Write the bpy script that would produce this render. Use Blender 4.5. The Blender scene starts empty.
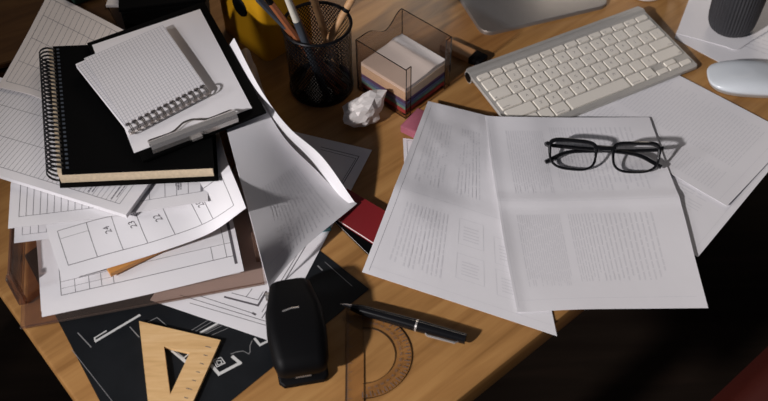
import bpy, math, random
from mathutils import Vector, Matrix
random.seed(7)
sc = bpy.context.scene
COL = sc.collection
D = 0.74                       # desk top above the floor
MM = 0.001
# ------------------------------------------------------------------ camera
F_PX, PITCH, ROLL, H = 934.65, 0.8613436, -0.0201660, 829.28
_cp, _sp = math.cos(PITCH), math.sin(PITCH)
_r0, _u0 = Vector((1, 0, 0)), Vector((0, _sp, _cp))
FW = Vector((0, _cp, -_sp))
RT = _r0 * math.cos(ROLL) + _u0 * math.sin(ROLL)
UP = _u0 * math.cos(ROLL) - _r0 * math.sin(ROLL)
def P(px, py, z=0.0):
    """photo point -> world point (metres) at height z mm over the desk top"""
    d = FW + RT * ((px - 384.0) / F_PX) + UP * ((200.5 - py) / F_PX)
    t = (z - H) / d.z
    return Vector((d.x * t * MM, d.y * t * MM, z * MM + D))
def Wd(x, y, z=0.0):
    return Vector((x * MM, y * MM, z * MM + D))
cam = bpy.data.objects.new('camera', bpy.data.cameras.new('camera'))
COL.objects.link(cam)
cam.matrix_world = Matrix(((RT.x, UP.x, -FW.x, 0), (RT.y, UP.y, -FW.y, 0),
                           (RT.z, UP.z, -FW.z, H * MM + D), (0, 0, 0, 1)))
cam.data.sensor_width = 36.0
cam.data.lens = F_PX * 36.0 / 768.0
cam.data.clip_start = 0.02
cam.data.dof.use_dof = True
cam.data.dof.focus_distance = 1.08
cam.data.dof.aperture_fstop = 5.0
sc.camera = cam

# --------------------------------------------------------------- materials
def mat(name, col, rough=0.5, metal=0.0, spec=0.5, noise=None, bump=None, emit=None):
    m = bpy.data.materials.new(name); m.use_nodes = True
    nt = m.node_tree; b = nt.nodes['Principled BSDF']
    b.inputs['Base Color'].default_value = (*col, 1)
    b.inputs['Roughness'].default_value = rough
    b.inputs['Metallic'].default_value = metal
    b.inputs['Specular IOR Level'].default_value = spec
    tc = nt.nodes.new('ShaderNodeTexCoord')
    if noise:
        sc_, amt = noise
        n = nt.nodes.new('ShaderNodeTexNoise'); n.inputs['Scale'].default_value = sc_
        n.inputs['Detail'].default_value = 4
        nt.links.new(tc.outputs['Object'], n.inputs['Vector'])
        r = nt.nodes.new('ShaderNodeValToRGB')
        r.color_ramp.elements[0].position = 0.3; r.color_ramp.elements[1].position = 0.7
        r.color_ramp.elements[0].color = (*[max(0, c * (1 - amt)) for c in col], 1)
        r.color_ramp.elements[1].color = (*[min(1, c * (1 + amt)) for c in col], 1)
        nt.links.new(n.outputs['Fac'], r.inputs['Fac'])
        nt.links.new(r.outputs['Color'], b.inputs['Base Color'])
    if bump:
        sc_, st, dist = bump
        n = nt.nodes.new('ShaderNodeTexNoise'); n.inputs['Scale'].default_value = sc_
        nt.links.new(tc.outputs['Object'], n.inputs['Vector'])
        bp = nt.nodes.new('ShaderNodeBump'); bp.inputs['Strength'].default_value = st
        bp.inputs['Distance'].default_value = dist
        nt.links.new(n.outputs['Fac'], bp.inputs['Height'])
        nt.links.new(bp.outputs['Normal'], b.inputs['Normal'])
    return m

def wood(name, c0, c1, c2, rough=0.4, stretch=(1.5, 22, 22), scale=2.0, spec=0.5):
    m = mat(name, c1, rough, spec=spec); nt = m.node_tree; b = nt.nodes['Principled BSDF']
    tc = nt.nodes.new('ShaderNodeTexCoord'); mp = nt.nodes.new('ShaderNodeMapping')
    mp.inputs['Scale'].default_value = stretch
    nt.links.new(tc.outputs['Object'], mp.inputs['Vector'])
    n = nt.nodes.new('ShaderNodeTexNoise'); n.inputs['Scale'].default_value = scale
    n.inputs['Detail'].default_value = 7; n.inputs['Roughness'].default_value = 0.6
    n.inputs['Distortion'].default_value = 0.6
    nt.links.new(mp.outputs['Vector'], n.inputs['Vector'])
    r = nt.nodes.new('ShaderNodeValToRGB'); e = r.color_ramp.elements
    e[0].position = 0.32; e[0].color = (*c0, 1); e[1].position = 0.72; e[1].color = (*c2, 1)
    k = e.new(0.52); k.color = (*c1, 1)
    nt.links.new(n.outputs['Fac'], r.inputs['Fac'])
    nt.links.new(r.outputs['Color'], b.inputs['Base Color'])
    bp = nt.nodes.new('ShaderNodeBump'); bp.inputs['Strength'].default_value = 0.08
    bp.inputs['Distance'].default_value = 0.002
    nt.links.new(n.outputs['Fac'], bp.inputs['Height']); nt.links.new(bp.outputs['Normal'], b.inputs['Normal'])
    return m

def clear(name, tint, gloss=0.12, rough=0.05, haze=None):
    """thin see-through plastic or glass"""
    m = bpy.data.materials.new(name); m.use_nodes = True; nt = m.node_tree
    nt.nodes.remove(nt.nodes['Principled BSDF']); out = nt.nodes['Material Output']
    t = nt.nodes.new('ShaderNodeBsdfTransparent'); t.inputs['Color'].default_value = (*tint, 1)
    g = nt.nodes.new('ShaderNodeBsdfGlossy'); g.inputs['Roughness'].default_value = rough
    mx = nt.nodes.new('ShaderNodeMixShader')
    fr = nt.nodes.new('ShaderNodeLayerWeight'); fr.inputs['Blend'].default_value = gloss
    nt.links.new(fr.outputs['Fresnel'], mx.inputs['Fac'])
    nt.links.new(t.outputs[0], mx.inputs[1]); nt.links.new(g.outputs[0], mx.inputs[2])
    last = mx
    if haze:
        col, f = haze
        d = nt.nodes.new('ShaderNodeBsdfDiffuse'); d.inputs['Color'].default_value = (*col, 1)
        m2 = nt.nodes.new('ShaderNodeMixShader'); m2.inputs['Fac'].default_value = f
        nt.links.new(mx.outputs[0], m2.inputs[1]); nt.links.new(d.outputs[0], m2.inputs[2]); last = m2
    nt.links.new(last.outputs[0], out.inputs['Surface'])
    return m

M = {}
M['paper'] = mat('paper', (.80, .785, .80), .62, spec=.25, noise=(9, .03), bump=(60, .10, .0015))
M['paper_warm'] = mat('paper_warm', (.78, .73, .70), .65, spec=.25, noise=(9, .03), bump=(60, .10, .0015))
M['paper_edge'] = mat('cream_page_edges', (.72, .58, .40), .7, noise=(300, .10))
M['ink'] = mat('ink', (.10, .09, .10), .6)
M['grey_ink'] = mat('grey_ink', (.25, .24, .26), .6)
M['text_ink'] = mat('text_ink', (.715, .705, .725), .6)
M['grid_ink'] = mat('grid_ink', (.40, .40, .44), .6)
M['desk'] = wood('oak_desk', (.25, .118, .034), (.36, .182, .058), (.44, .24, .082), .38, (1.6, 26, 26), 2.2)
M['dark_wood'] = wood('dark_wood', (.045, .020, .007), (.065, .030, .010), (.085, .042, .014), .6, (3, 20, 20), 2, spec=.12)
M['floor'] = wood('dark_floor', (.010, .006, .004), (.014, .009, .006), (.020, .012, .008), .7, (1, 12, 12), 2, spec=.1)
M['set_wood'] = wood('light_plywood', (.62, .38, .16), (.72, .46, .21), (.78, .53, .27), .45, (8, 60, 60), 2.5)
M['pencil_wood'] = wood('pencil_wood', (.50, .27, .12), (.60, .34, .16), (.66, .40, .2), .5, (20, 20, 60), 2)
M['orange_wood'] = wood('orange_wood', (.50, .20, .045), (.60, .27, .07), (.66, .33, .10), .45, (6, 50, 50), 2)
M['black'] = mat('black_plastic', (.004, .004, .0045), .5, spec=.10, bump=(900, .05, .0003))
M['black_cover'] = mat('black_cover', (.0030, .0030, .0030), .6, spec=.03, bump=(700, .08, .0004))
M['black_gloss'] = mat('black_gloss', (.006, .006, .007), .16, noise=(20, .1))
M['wire'] = mat('black_wire', (.012, .012, .014), .28, .6, noise=(50, .1))
M['silver'] = mat('silver_metal', (.80, .76, .72), .26, .78, noise=(40, .04))
M['coil'] = mat('coil_wire', (.36, .32, .29), .25, .9, noise=(40, .04))
M['alu'] = mat('brushed_aluminium', (.50, .48, .445), .5, .30, noise=(60, .03))
M['alu_dark'] = mat('satin_aluminium', (.30, .285, .275), .42, .6, noise=(60, .03))
M['key'] = mat('key_white', (.82, .77, .68), .5, noise=(30, .02))
M['key_ink'] = mat('key_legend', (.30, .28, .27), .6)
M['mouse'] = mat('white_gloss', (.66, .70, .73), .28, noise=(10, .01))
M['blue_print'] = mat('blueprint_black', (.010, .0115, .0135), .50, spec=.18, noise=(40, .15), bump=(50, .08, .001))
M['white_ink'] = mat('white_ink', (.62, .62, .60), .6)
M['grey_line'] = mat('pale_grey_ink', (.22, .22, .22), .6)
M['smoke'] = clear('smoked_plastic', (.93, .875, .83), .08, .06, ((.16, .11, .09), .04))
M['smoke_edge'] = mat('smoked_plastic_edge', (.022, .014, .012), .2, spec=.6)
M['tray'] = clear('brown_smoked_plastic', (.88, .81, .77), .12, .10, ((.34, .28, .25), .10))
M['tray_edge'] = clear('brown_plastic_edge', (.74, .58, .50), .2, .10, ((.26, .17, .13), .25))
M['lens'] = clear('lens_glass', (.95, .95, .95), .10, .02)
M['amber'] = clear('amber_plastic', (.965, .93, .88), .08, .10, ((.55, .36, .18), .05))
M['amber_edge'] = mat('amber_edge', (.05, .025, .012), .3)
M['yellow'] = mat('yellow_plastic', (.72, .36, .012), .38, noise=(15, .05))
M['pink'] = mat('pink_rubber', (.36, .10, .14), .7, noise=(80, .08))
M['red_cover'] = mat('red_cover', (.22, .012, .016), .5, bump=(300, .15, .0005))
M['red_chair'] = mat('red_leather', (.06, .008, .004), .5, bump=(120, .15, .001))
M['charcoal'] = mat('charcoal_ceramic', (.030, .030, .034), .55, noise=(30, .1))
M['white_ceramic'] = mat('white_ceramic', (.75, .72, .68), .2, noise=(10, .02))
M['brown_paint'] = mat('red_brown_lacquer', (.33, .11, .045), .35, noise=(30, .08))
M['slate'] = mat('slate_lacquer', (.055, .065, .08), .35, noise=(30, .1))
M['cream_paint'] = mat('cream_lacquer', (.70, .66, .56), .4, noise=(30, .04))
M['green'] = mat('dark_green', (.012, .045, .028), .6, noise=(30, .2))
M['teal'] = mat('teal', (.10, .32, .36), .5, noise=(30, .05))
M['note_red'] = mat('note_red', (.42, .05, .06), .7, noise=(200, .1))
M['note_teal'] = mat('note_teal', (.16, .36, .34), .7, noise=(200, .1))
M['note_blue'] = mat('note_blue', (.10, .16, .36), .7, noise=(200, .1))
M['note_purple'] = mat('note_purple', (.12, .07, .20), .7, noise=(200, .1))
M['note_cream'] = mat('note_cream', (.70, .56, .42), .7, noise=(200, .06))
M['screen'] = mat('screen_glass', (.01, .01, .012), .1)

# ------------------------------------------------------------ mesh builder
class MB:
    def __init__(s): s.v = []; s.f = []; s.m = []
    def add(s, vs, fs, mi=0):
        k = len(s.v); s.v += [Vector(v) for v in vs]
        for f in fs: s.f.append([i + k for i in f]); s.m.append(mi)
    def prism(s, poly, z0, z1, mi=0, side=None):
        """closed prism over a list of (x,y); z in the same unit"""
        n = len(poly)
        vs = [(x, y, z0) for x, y in poly] + [(x, y, z1) for x, y in poly]
        s.add(vs, [list(range(n))[::-1], list(range(n, 2 * n))], mi)
        s.add(vs, [[i, (i + 1) % n, n + (i + 1) % n, n + i] for i in range(n)], mi if side is None else side)
    def box(s, x0, x1, y0, y1, z0, z1, mi=0, b=0.0):
        if b <= 0: return s.prism([(x0, y0), (x1, y0), (x1, y1), (x0, y1)], z0, z1, mi)
        rings = []
        for z, i in ((z0, b), (z0 + b, 0), (z1 - b, 0), (z1, b)):
            rings.append([(x, y, z) for x, y in rrect(x0 + i, x1 - i, y0 + i, y1 - i, max(b * 1.2, .00001), 3)])
        s.loft(rings, mi)
    def loft(s, rings, mi=0, caps=True, closed=True):
        n = len(rings[0]); vs = [p for r in rings for p in r]; fs = []
        for a in range(len(rings) - 1):
            for i in range(n if closed else n - 1):
                j = (i + 1) % n
                fs.append([a * n + i, a * n + j, (a + 1) * n + j, (a + 1) * n + i])
        if caps:
            fs.append(list(range(n))[::-1]); fs.append([(len(rings) - 1) * n + i for i in range(n)])
        s.add(vs, fs, mi)
    def tube(s, pts, r, mi=0, n=8, closed=False):
        pts = [Vector(p) for p in pts]; N = len(pts); rings = []
        rs = r if isinstance(r, (list, tuple)) else [r] * N
        prev = None
        for i in range(N):
            a = pts[(i - 1) % N] if (closed or i > 0) else pts[0]
            b = pts[(i + 1) % N] if (closed or i < N - 1) else pts[-1]
            t = (b - a).normalized()
            if prev is None:
                prev = t.orthogonal().normalized()
            prev = (prev - t * prev.dot(t))
            prev = prev.normalized() if prev.length > 1e-9 else t.orthogonal().normalized()
            q = t.cross(prev)
            rings.append([pts[i] + (prev * math.cos(2 * math.pi * k / n) + q * math.sin(2 * math.pi * k / n)) * rs[i] for k in range(n)])
        if closed:
            # join last ring to first with the best offset
            best = min(range(n), key=lambda o: sum((rings[-1][k] - rings[0][(k + o) % n]).length for k in range(n)))
            rings.append([rings[0][(k + best) % n] for k in range(n)])
        s.loft(rings, mi, caps=not closed)
    def lathe(s, prof, c=(0, 0, 0), n=48, mi=0, rib=None):
        rings = []
        for r, z in prof:
            ring = []
            for k in range(n):
                a = 2 * math.pi * k / n
                rr = r * (1 + (rib if (rib and k % 2) else 0))
                ring.append((c[0] + rr * math.cos(a), c[1] + rr * math.sin(a), c[2] + z))
            rings.append(ring)
        s.loft(rings, mi)
    def build(s, name, mats, parent=None, base=None, smooth=False, local=False):
        me = bpy.data.meshes.new(name)
        if parent is not None and base is None and not local: base = parent['_b']
        off = Vector(base) if (base is not None and not local) else Vector((0, 0, 0))
        me.from_pydata([tuple(v - off) for v in s.v], [], s.f)
        mats = mats if isinstance(mats, (list, tuple)) else [mats]
        for m in mats: me.materials.append(M[m])
        for p, mi in zip(me.polygons, s.m):
            p.material_index = mi
            p.use_smooth = bool(smooth)
        me.validate(); me.update()
        if smooth and smooth != 'all':
            import bmesh
            bm = bmesh.new(); bm.from_mesh(me)
            for e in bm.edges:
                if len(e.link_faces) == 2 and e.calc_face_angle(0) > math.radians(40): e.smooth = False
            bm.to_mesh(me); bm.free()
        o = bpy.data.objects.new(name, me); COL.objects.link(o)
        if parent is not None: o.parent = parent
        elif base is not None: o.location = base
        return o

class Root(dict): pass
def thing(name, label, cat, base, group=None, rotz=0.0):
    o = bpy.data.objects.new(name, None); COL.objects.link(o)
    o.empty_display_size = 0.02; o.location = base; o.rotation_euler = (0, 0, rotz)
    o['label'] = label; o['category'] = cat
    if group: o['group'] = group
    o['_b'] = [0.0, 0.0, 0.0] if rotz else list(base)
    return o
def tag(o, label, cat, group=None, kind=None):
    if kind: o['kind'] = kind
    if label: o['label'] = label
    if cat: o['category'] = cat
    if group: o['group'] = group
    return o
def rrect(x0, x1, y0, y1, r, n=6):
    pts = []
    for cx, cy, a0 in ((x1 - r, y1 - r, 0), (x0 + r, y1 - r, 90), (x0 + r, y0 + r, 180), (x1 - r, y0 + r, 270)):
        for k in range(n + 1):
            a = math.radians(a0 + 90 * k / n); pts.append((cx + r * math.cos(a), cy + r * math.sin(a)))
    return pts
_txt = {}
def glyphs(body):
    """flat outline mesh of a word: (verts xy at size 1, faces), centred"""
    if body in _txt: return _txt[body]
    cu = bpy.data.curves.new('t', 'FONT'); cu.body = body; cu.size = 1.0
    cu.align_x = 'CENTER'; cu.align_y = 'CENTER'; cu.resolution_u = 2
    o = bpy.data.objects.new('t', cu); COL.objects.link(o)
    dg = bpy.context.evaluated_depsgraph_get(); me = bpy.data.meshes.new_from_object(o.evaluated_get(dg))
    r = ([(v.co.x, v.co.y) for v in me.vertices], [list(p.vertices) for p in me.polygons])
    bpy.data.objects.remove(o); bpy.data.curves.remove(cu); bpy.data.meshes.remove(me)
    _txt[body] = r; return r

# ------------------------------------------------------------- paper sheets
def cr(pts, t):
    n = len(pts) - 1
    if n == 0: return pts[0]
    x = min(max(t, 0.0), 1.0) * n; i = min(int(x), n - 1); f = x - i
    if n == 1: return pts[0].lerp(pts[1], f) if hasattr(pts[0], 'lerp') else pts[0]
    p1, p2 = pts[i], pts[i + 1]
    p0 = pts[i - 1] if i > 0 else p1 * 2 - p2
    p3 = pts[i + 2] if i + 2 <= n else p2 * 2 - p1
    return (p1 * 2 + (p2 - p0) * f + (p0 * 2 - p1 * 5 + p2 * 4 - p3) * f * f + (p1 * 3 - p0 - p2 * 3 + p3) * f ** 3) * 0.5
class Sheet:
    """net: rows (back to front) of world points (left to right); u runs right, v runs to the front"""
    def __init__(s, net, th=0.35, nu=24, nv=24, bump=None):
        s.net = net; s.th = th * MM; s.nu = nu; s.nv = nv; s.bump = bump; s.b = MB()
        s.LU = sum((s.S((k + 1) / 8, .5) - s.S(k / 8, .5)).length for k in range(8))
        s.LV = sum((s.S(.5, (k + 1) / 8) - s.S(.5, k / 8)).length for k in range(8))
        s.solid()
    def S(s, u, v):
        p = cr([cr(row, u) for row in s.net], v)
        if s.bump: p = p + Vector((0, 0, s.bump(u, v) * MM))
        return p
    def N(s, u, v):
        e = 0.004
        a = s.S(min(u + e, 1), v) - s.S(max(u - e, 0), v); b = s.S(u, min(v + e, 1)) - s.S(u, max(v - e, 0))
        n = b.cross(a)
        return n.normalized()
    def solid(s):
        nu, nv = s.nu, s.nv; top = []; bot = []
        for j in range(nv + 1):
            for i in range(nu + 1):
                p = s.S(i / nu, j / nv); n = s.N(i / nu, j / nv); top.append(p); bot.append(p - n * s.th)
        k = (nu + 1) * (nv + 1); fs = []
        def id(i, j): return j * (nu + 1) + i
        for j in range(nv):
            for i in range(nu):
                a, b, c, d = id(i, j), id(i + 1, j), id(i + 1, j + 1), id(i, j + 1)
                fs.append([a, d, c, b]); fs.append([k + a, k + b, k + c, k + d])
        for i in range(nu):
            a, b = id(i, 0), id(i + 1, 0); fs.append([a, b, k + b, k + a])
            a, b = id(i, nv), id(i + 1, nv); fs.append([b, a, k + a, k + b])
        for j in range(nv):
            a, b = id(0, j), id(0, j + 1); fs.append([b, a, k + a, k + b])
            a, b = id(nu, j), id(nu, j + 1); fs.append([a, b, k + b, k + a])
        s.b.add(top + bot, fs, 0)
    def line(s, u0, v0, u1, v1, w=0.5, mi=1, step=6.0):
        L = math.hypot((u1 - u0) * s.LU, (v1 - v0) * s.LV) / MM
        n = max(1, int(L / step)); vs = []; fs = []
        cols = []
        for k in range(n + 1):
            t = k / n; u, v = u0 + (u1 - u0) * t, v0 + (v1 - v0) * t
            du, dv = (u1 - u0), (v1 - v0)
            # perpendicular in sheet metric
            pu, pv = -dv * s.LV, du * s.LU; l = math.hypot(pu, pv)
            pu, pv = pu / l * (w * .5 * MM) / s.LU, pv / l * (w * .5 * MM) / s.LV
            nn = s.N(min(max(u, .002), .998), min(max(v, .002), .998)) * (0.12 * MM)
            vs += [s.S(u - pu, v - pv) + nn, s.S(u + pu, v + pv) + nn]
        for k in range(n):
            fs.append([2 * k, 2 * k + 1, 2 * k + 3, 2 * k + 2])
        s.b.add(vs, fs, mi)
    def rect(s, u0, v0, u1, v1, w=0.5, mi=1):
        s.line(u0, v0, u1, v0, w, mi); s.line(u0, v1, u1, v1, w, mi)
        s.line(u0, v0, u0, v1, w, mi); s.line(u1, v0, u1, v1, w, mi)
    def grid(s, u0, v0, u1, v1, nc, nr, w=0.4, mi=1):
        for i in range(nc + 1):
            u = u0 + (u1 - u0) * i / nc; s.line(u, v0, u, v1, w, mi)
        for j in range(nr + 1):
            v = v0 + (v1 - v0) * j / nr; s.line(u0, v, u1, v, w, mi)
    def text(s, u0, v0, u1, v1, along='u', pitch=4.6, w=1.5, mi=1, gap=.16, ragged=.15):
        """lines of printed words"""
        L = (v1 - v0) * s.LV if along == 'u' else (u1 - u0) * s.LU
        n = max(1, int(L / MM / pitch))
        for k in range(n):
            t = (k + .5) / n; x = 0.0; end = 1.0 - (random.random() * ragged if random.random() < .4 else 0)
            while x < end:
                wl = random.uniform(.06, .20); x2 = min(x + wl, end)
                if x2 - x > .02:
                    if along == 'u': s.line(u0 + (u1 - u0) * x, v0 + (v1 - v0) * t, u0 + (u1 - u0) * x2, v0 + (v1 - v0) * t, w, mi, 14)
                    else: s.line(u0 + (u1 - u0) * t, v0 + (v1 - v0) * x, u0 + (u1 - u0) * t, v0 + (v1 - v0) * x2, w, mi, 14)
                x = x2 + gap * .12
    def word(s, body, u, v, size, rot=0.0, mi=1):
        vs, fs = glyphs(body); c, q = math.cos(rot), math.sin(rot); out = []
        for x, y in vs:
            X, Y = (x * c - y * q) * size * MM, (x * q + y * c) * size * MM
            uu, vv = u + X / s.LU, v - Y / s.LV
            out.append(s.S(uu, vv) + s.N(uu, vv) * (.15 * MM))
        s.b.add(out, fs, mi)
    def make(s, name, mats, label, cat, group=None):
        base = s.S(.5, .5); base = Vector((base.x, base.y, min(p.z for p in s.b.v)))
        o = s.b.build(name, mats, None, base, smooth=True)
        return tag(o, label, cat, group)
def quad(tl, tr, br, bl): return [[tl, tr], [bl, br]]
def hump(*hs):
    """small ripples so that paper does not lie dead flat"""
    def f(u, v):
        return sum(a * math.sin(fu * u * math.pi + pu) * math.sin(fv * v * math.pi + pv) for a, fu, pu, fv, pv in hs)
    return f

# =================================================================== setting
b = MB(); b.box(-3, 3, -2.2, 4, -.02, 0)
tag(b.build('floor', 'floor', None, (0, 0, 0)), None, None, kind='structure')

# ====================================================================== desk
E1 = math.radians(39.4); CX, CY = -153.5, 267.5
desk = thing('desk', 'light oak writing desk under the papers, with a bare wooden front edge', 'desk', (CX * MM, CY * MM, 0), rotz=E1)
b = MB()
rings = []
for z, i in ((D - .030, .003), (D - .028, 0), (D - .003, 0), (D - .0008, .0009), (D, .003)):
    rings.append([(x, y, z) for x, y in rrect(i, 1.62 - i, i, 1.05 - i, .006, 4)])
b.loft(rings); b.build('desk_top', 'desk', desk, local=True, smooth=True)
for x, y in ((.05, .05), (1.51, .05), (.05, .94), (1.51, .94)):
    b = MB(); b.box(x, x + .055, y, y + .055, 0, D - .030, 0, .003); b.build('leg', 'desk', desk, local=True)
b = MB(); b.box(.11, 1.51, .965, .985, D - .13, D - .0302); b.build('apron', 'desk', desk, local=True)

# ===================================================== things right of centre
# -- sheet under the left page
s = Sheet(quad(P(403, 138, .8), P(500, 150, .8), P(505, 230, .8), P(406, 205, .8)), nu=10, nv=10)
s.line(.04, .03, .04, .97, .5); s.line(.04, .03, .9, .03, .5)
s.make('paper_sheet', ['paper', 'grey_ink'], 'white sheet with a ruled margin, only its top left corner showing beside the pink eraser', 'paper')
# -- left page
def fold1(u, v):
    z = 1.4 * math.exp(-((v - .50) / .045) ** 2) * (1 - .8 * u)
    z += .7 * math.sin(math.pi * u) * math.sin(math.pi * v * 2 + .5)
    return z
ra_, rb_ = Vector((26, 760)), Vector((146, 824)); rd_ = (rb_ - ra_).normalized(); rn_ = Vector((-rd_.y, rd_.x))
def slz(px, py):
    """height of the bent page: a diagonal ridge, propped on the eraser behind it"""
    g = P(px, py, 12); q = Vector((g.x, g.y)) / MM - ra_; d = q.dot(rn_); t = q.dot(rd_)
    zr = 38 - .16 * max(-20, min(t, 160))
    if d > 0: z = max(zr - .30 * max(0, d - 4), 14.5 if t < 70 else 9.5)
    else: z = zr * math.exp(-(d / 62.0) ** 2)
    left = max(0.0, 1 - max(0, t + 30) / 60.0)
    return 2.0 + z + 7 * left * math.exp(-((d + 75) / 40) ** 2)
def slrow(v):
    e = [((428, 101), (512, 122)), ((362, 272), (557, 336))]; row = []
    for u in [k / 8 for k in range(9)]:
        a = [(e[m][0][0] + (e[m][1][0] - e[m][0][0]) * u, e[m][0][1] + (e[m][1][1] - e[m][0][1]) * u) for m in (0, 1)]
        x, y = a[0][0] + (a[1][0] - a[0][0]) * v, a[0][1] + (a[1][1] - a[0][1]) * v
        row.append(P(x, y, slz(x, y)))
    return row
s = Sheet([slrow(k / 14) for k in range(15)], .35, nu=48, nv=56, bump=fold1)
s.line(.03, .5, .98, .505, .5, 1); s.line(.055, .02, .03, .98, .35, 2)
s.text(.10, .10, .33, .44, 'v', 4.6, 1.5, 1); s.text(.42, .10, .62, .44, 'v', 4.6, 1.4, 1)
s.text(.10, .56, .40, .90, 'v', 4.2, 1.5, 1)
for (a, c) in ((.47, .56), (.47, .74), (.70, .60), (.70, .76)):
    s.rect(a, c, a + .16, c + .13, .5, 1); s.text(a + .03, c + .03, a + .13, c + .11, 'u', 4, 1.5, 1)
s.line(.03, .955, .98, .955, .4, 1)
s.make('paper_sheet', ['paper', 'text_ink', 'grey_ink'], 'creased printed white page propped on the pink eraser, partly under the page with glasses', 'paper')

# -- lower pages at right
d1, d2 = Vector((.672, .741, 0)), Vector((-.741, .672, 0))
X = P(698, 257, .4)
def off(p, a, c, z=0): return p + d1 * (a * MM) + d2 * (c * MM) + Vector((0, 0, z * MM))
s = Sheet([[off(X, 0, 275), off(X, 118, 280), off(X, 231, 285)], [off(X, 0, 137, .6), off(X, 118, 137, 1.0), off(X, 233, 137, .8)], [off(X, 0, 0), off(X, 118, 0, .4), off(X, 236, 0)]], nu=20, nv=20)
s.line(.03, .97, .97, .97, .4, 1); s.line(.04, .05, .04, .97, .4, 1)
s.text(.10, .10, .40, .88, 'v', 4.4, 1.3, 1); s.text(.5, .10, .92, .88, 'v', 4.4, 1.3, 1)
s.make('paper_sheet', ['paper', 'text_ink'], 'lowest white printed page at the right desk edge, its corner pointing down into the dark', 'paper')
Y = P(727, 206, 5)
e1, e2 = Vector((.700, .714, 0)), Vector((-.705, .709, 0))
def off2(p, a, c, z=0): return p + e1 * (a * MM) + e2 * (c * MM) + Vector((0, 0, z * MM))
s = Sheet([[off2(Y, 0, 265, -3), off2(Y, 60, 265, -3.1), off2(Y, 155, 265, -3.1)],
           [off2(Y, 0, 130, -2.2), off2(Y, 60, 132, -2.8), off2(Y, 158, 132, -3)],
           [off2(Y, 0, 0, 0), off2(Y, 60, 0, -2.2), off2(Y, 160, 0, -3)]], .4, nu=20, nv=20)
s.text(.10, .08, .42, .90, 'u', 4.4, 1.3, 1); s.text(.5, .08, .92, .90, 'u', 4.4, 1.3, 1)
s.line(.03, .955, .98, .955, .5, 1)
s.make('paper_sheet', ['paper', 'text_ink'], 'printed white page with a raised bright lower edge, just right of the glasses', 'paper')

# -- page under the glasses
def fold2(u, v):
    z = 1.2 + 1.8 * math.exp(-((v - .47) / .03) ** 2) + 1.4 * math.exp(-((u) / .05) ** 2)
    z += 1.6 * math.sin(2 * math.pi * v + .4) * math.sin(math.pi * u) + 1.0 * max(0, u - .8) * 5 * (.35 + .65 * math.sin(math.pi * min(1, v)))
    z += 1.0 * math.sin(5 * u + 2) * math.sin(4 * v)
    return max(z, .6)
s = Sheet([[P(485, 117, 24), P(526, 118, 20), P(566, 118.5, 12), P(649, 118, 4)], [P(491, 163, 16), P(534, 163, 9), P(577, 162, 3.5), P(664, 161, 3.2)],
           [P(498, 208, 3), P(543, 207, 2.8), P(588, 206, 2.6), P(680, 204, 3)], [P(507, 261, 2.6), P(553, 260, 2.4), P(600, 259, 2.4), P(694, 257, 3)], [P(517, 313, 2.6), P(564, 311, 2.4), P(612, 310, 2.4), P(708, 308.5, 2.6)]], .35, nu=44, nv=44, bump=fold2)
s.line(.0, .475, 1, .475, .5, 1); s.line(.02, .02, .02, .98, .4, 1)
s.text(.14, .08, .46, .43, 'v', 3.8, 1.2, 1); s.text(.52, .06, .92, .42, 'v', 3.8, 1.2, 1)
s.text(.12, .54, .46, .88, 'v', 3.4, 1.2, 1); s.text(.52, .54, .90, .86, 'v', 3.8, 1.2, 1)
s.line(.03, .945, .97, .945, .5, 1)
s.make('paper_sheet', ['paper', 'text_ink'], 'creased white page lying on top, with the black glasses on its upper half', 'paper')

# -- upper right pages and the things on them
s = Sheet(quad(P(697, -22, 1), P(830, -30, 1), P(850, 30, 1), P(674.5, 37, 1)), nu=10, nv=10)
s.net = None or s.net
s.b = MB(); s.net = [[P(697, -22, .8), P(770, -25, .8), P(840, -28, .8)], [P(674.5, 38, .8), P(717, 61, .8), P(790, 96, .8)]]
s.solid(); s.text(.08, .1, .9, .8, 'u', 4.6, 1.2, 1)
s.make('paper_sheet', ['paper', 'text_ink'], 'white page at upper right whose edge runs beneath the white mouse', 'paper')
def seg(a, c, n): return [a.lerp(c, k / n) for k in range(n)]
ta, tb_, tc = P(676, 33, 2.2), P(737, 49.5, 2.6), P(806, 8, 2.2)
ua, ub, uc = P(702, -22, 1.8), P(770, -30, 1.8), P(850, -44, 1.8)
s = Sheet([seg(ua, ub, 5) + seg(ub, uc, 5) + [uc], seg(ta, tb_, 5) + seg(tb_, tc, 5) + [tc]], .5, nu=30, nv=10)
s.text(.45, .3, .95, .9, 'u', 4.6, 1.2, 1)
s.make('paper_sheet', ['paper', 'text_ink'], 'upper white page beneath the charcoal ribbed tumbler', 'paper')
c = P(729, 28, 3.4)
t = thing('tumbler', 'charcoal ribbed tumbler with a rounded foot standing on white pages', 'tumbler', c)
b = MB(); R_ = .0318
prof = [(.008, 0), (.017, 0), (.023, .002), (.0275, .006), (.030, .012), (R_ - .0006, .021), (R_ + .0008, .05), (R_ + .003, .118), (R_ + .002, .121), (R_ - .003, .121), (R_ - .0035, .012), (.004, .010)]
b.lathe([(r, z) for r, z in prof], c, 96, rib=.032); b.build('cup_body', 'charcoal', t, smooth=False)
c = P(645, -10.5, 0)
t = thing('mug', 'white mug at the top edge behind the keyboard, only its foot showing', 'mug', c)
b = MB(); b.lathe([(.004, 0), (.026, 0), (.030, .002), (.034, .012), (.037, .03), (.038, .09), (.0375, .092), (.035, .09), (.034, .014), (.004, .008)], c, 48)
b.build('mug_body', 'white_ceramic', t, smooth=True)
b = MB(); b.tube([c + Vector((.036 + .022 * math.sin(a), .0, .05 + .026 * math.cos(a))) for a in [math.pi * k / 10 for k in range(11)]], .0045); b.build('handle', 'white_ceramic', t, smooth=True)

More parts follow.
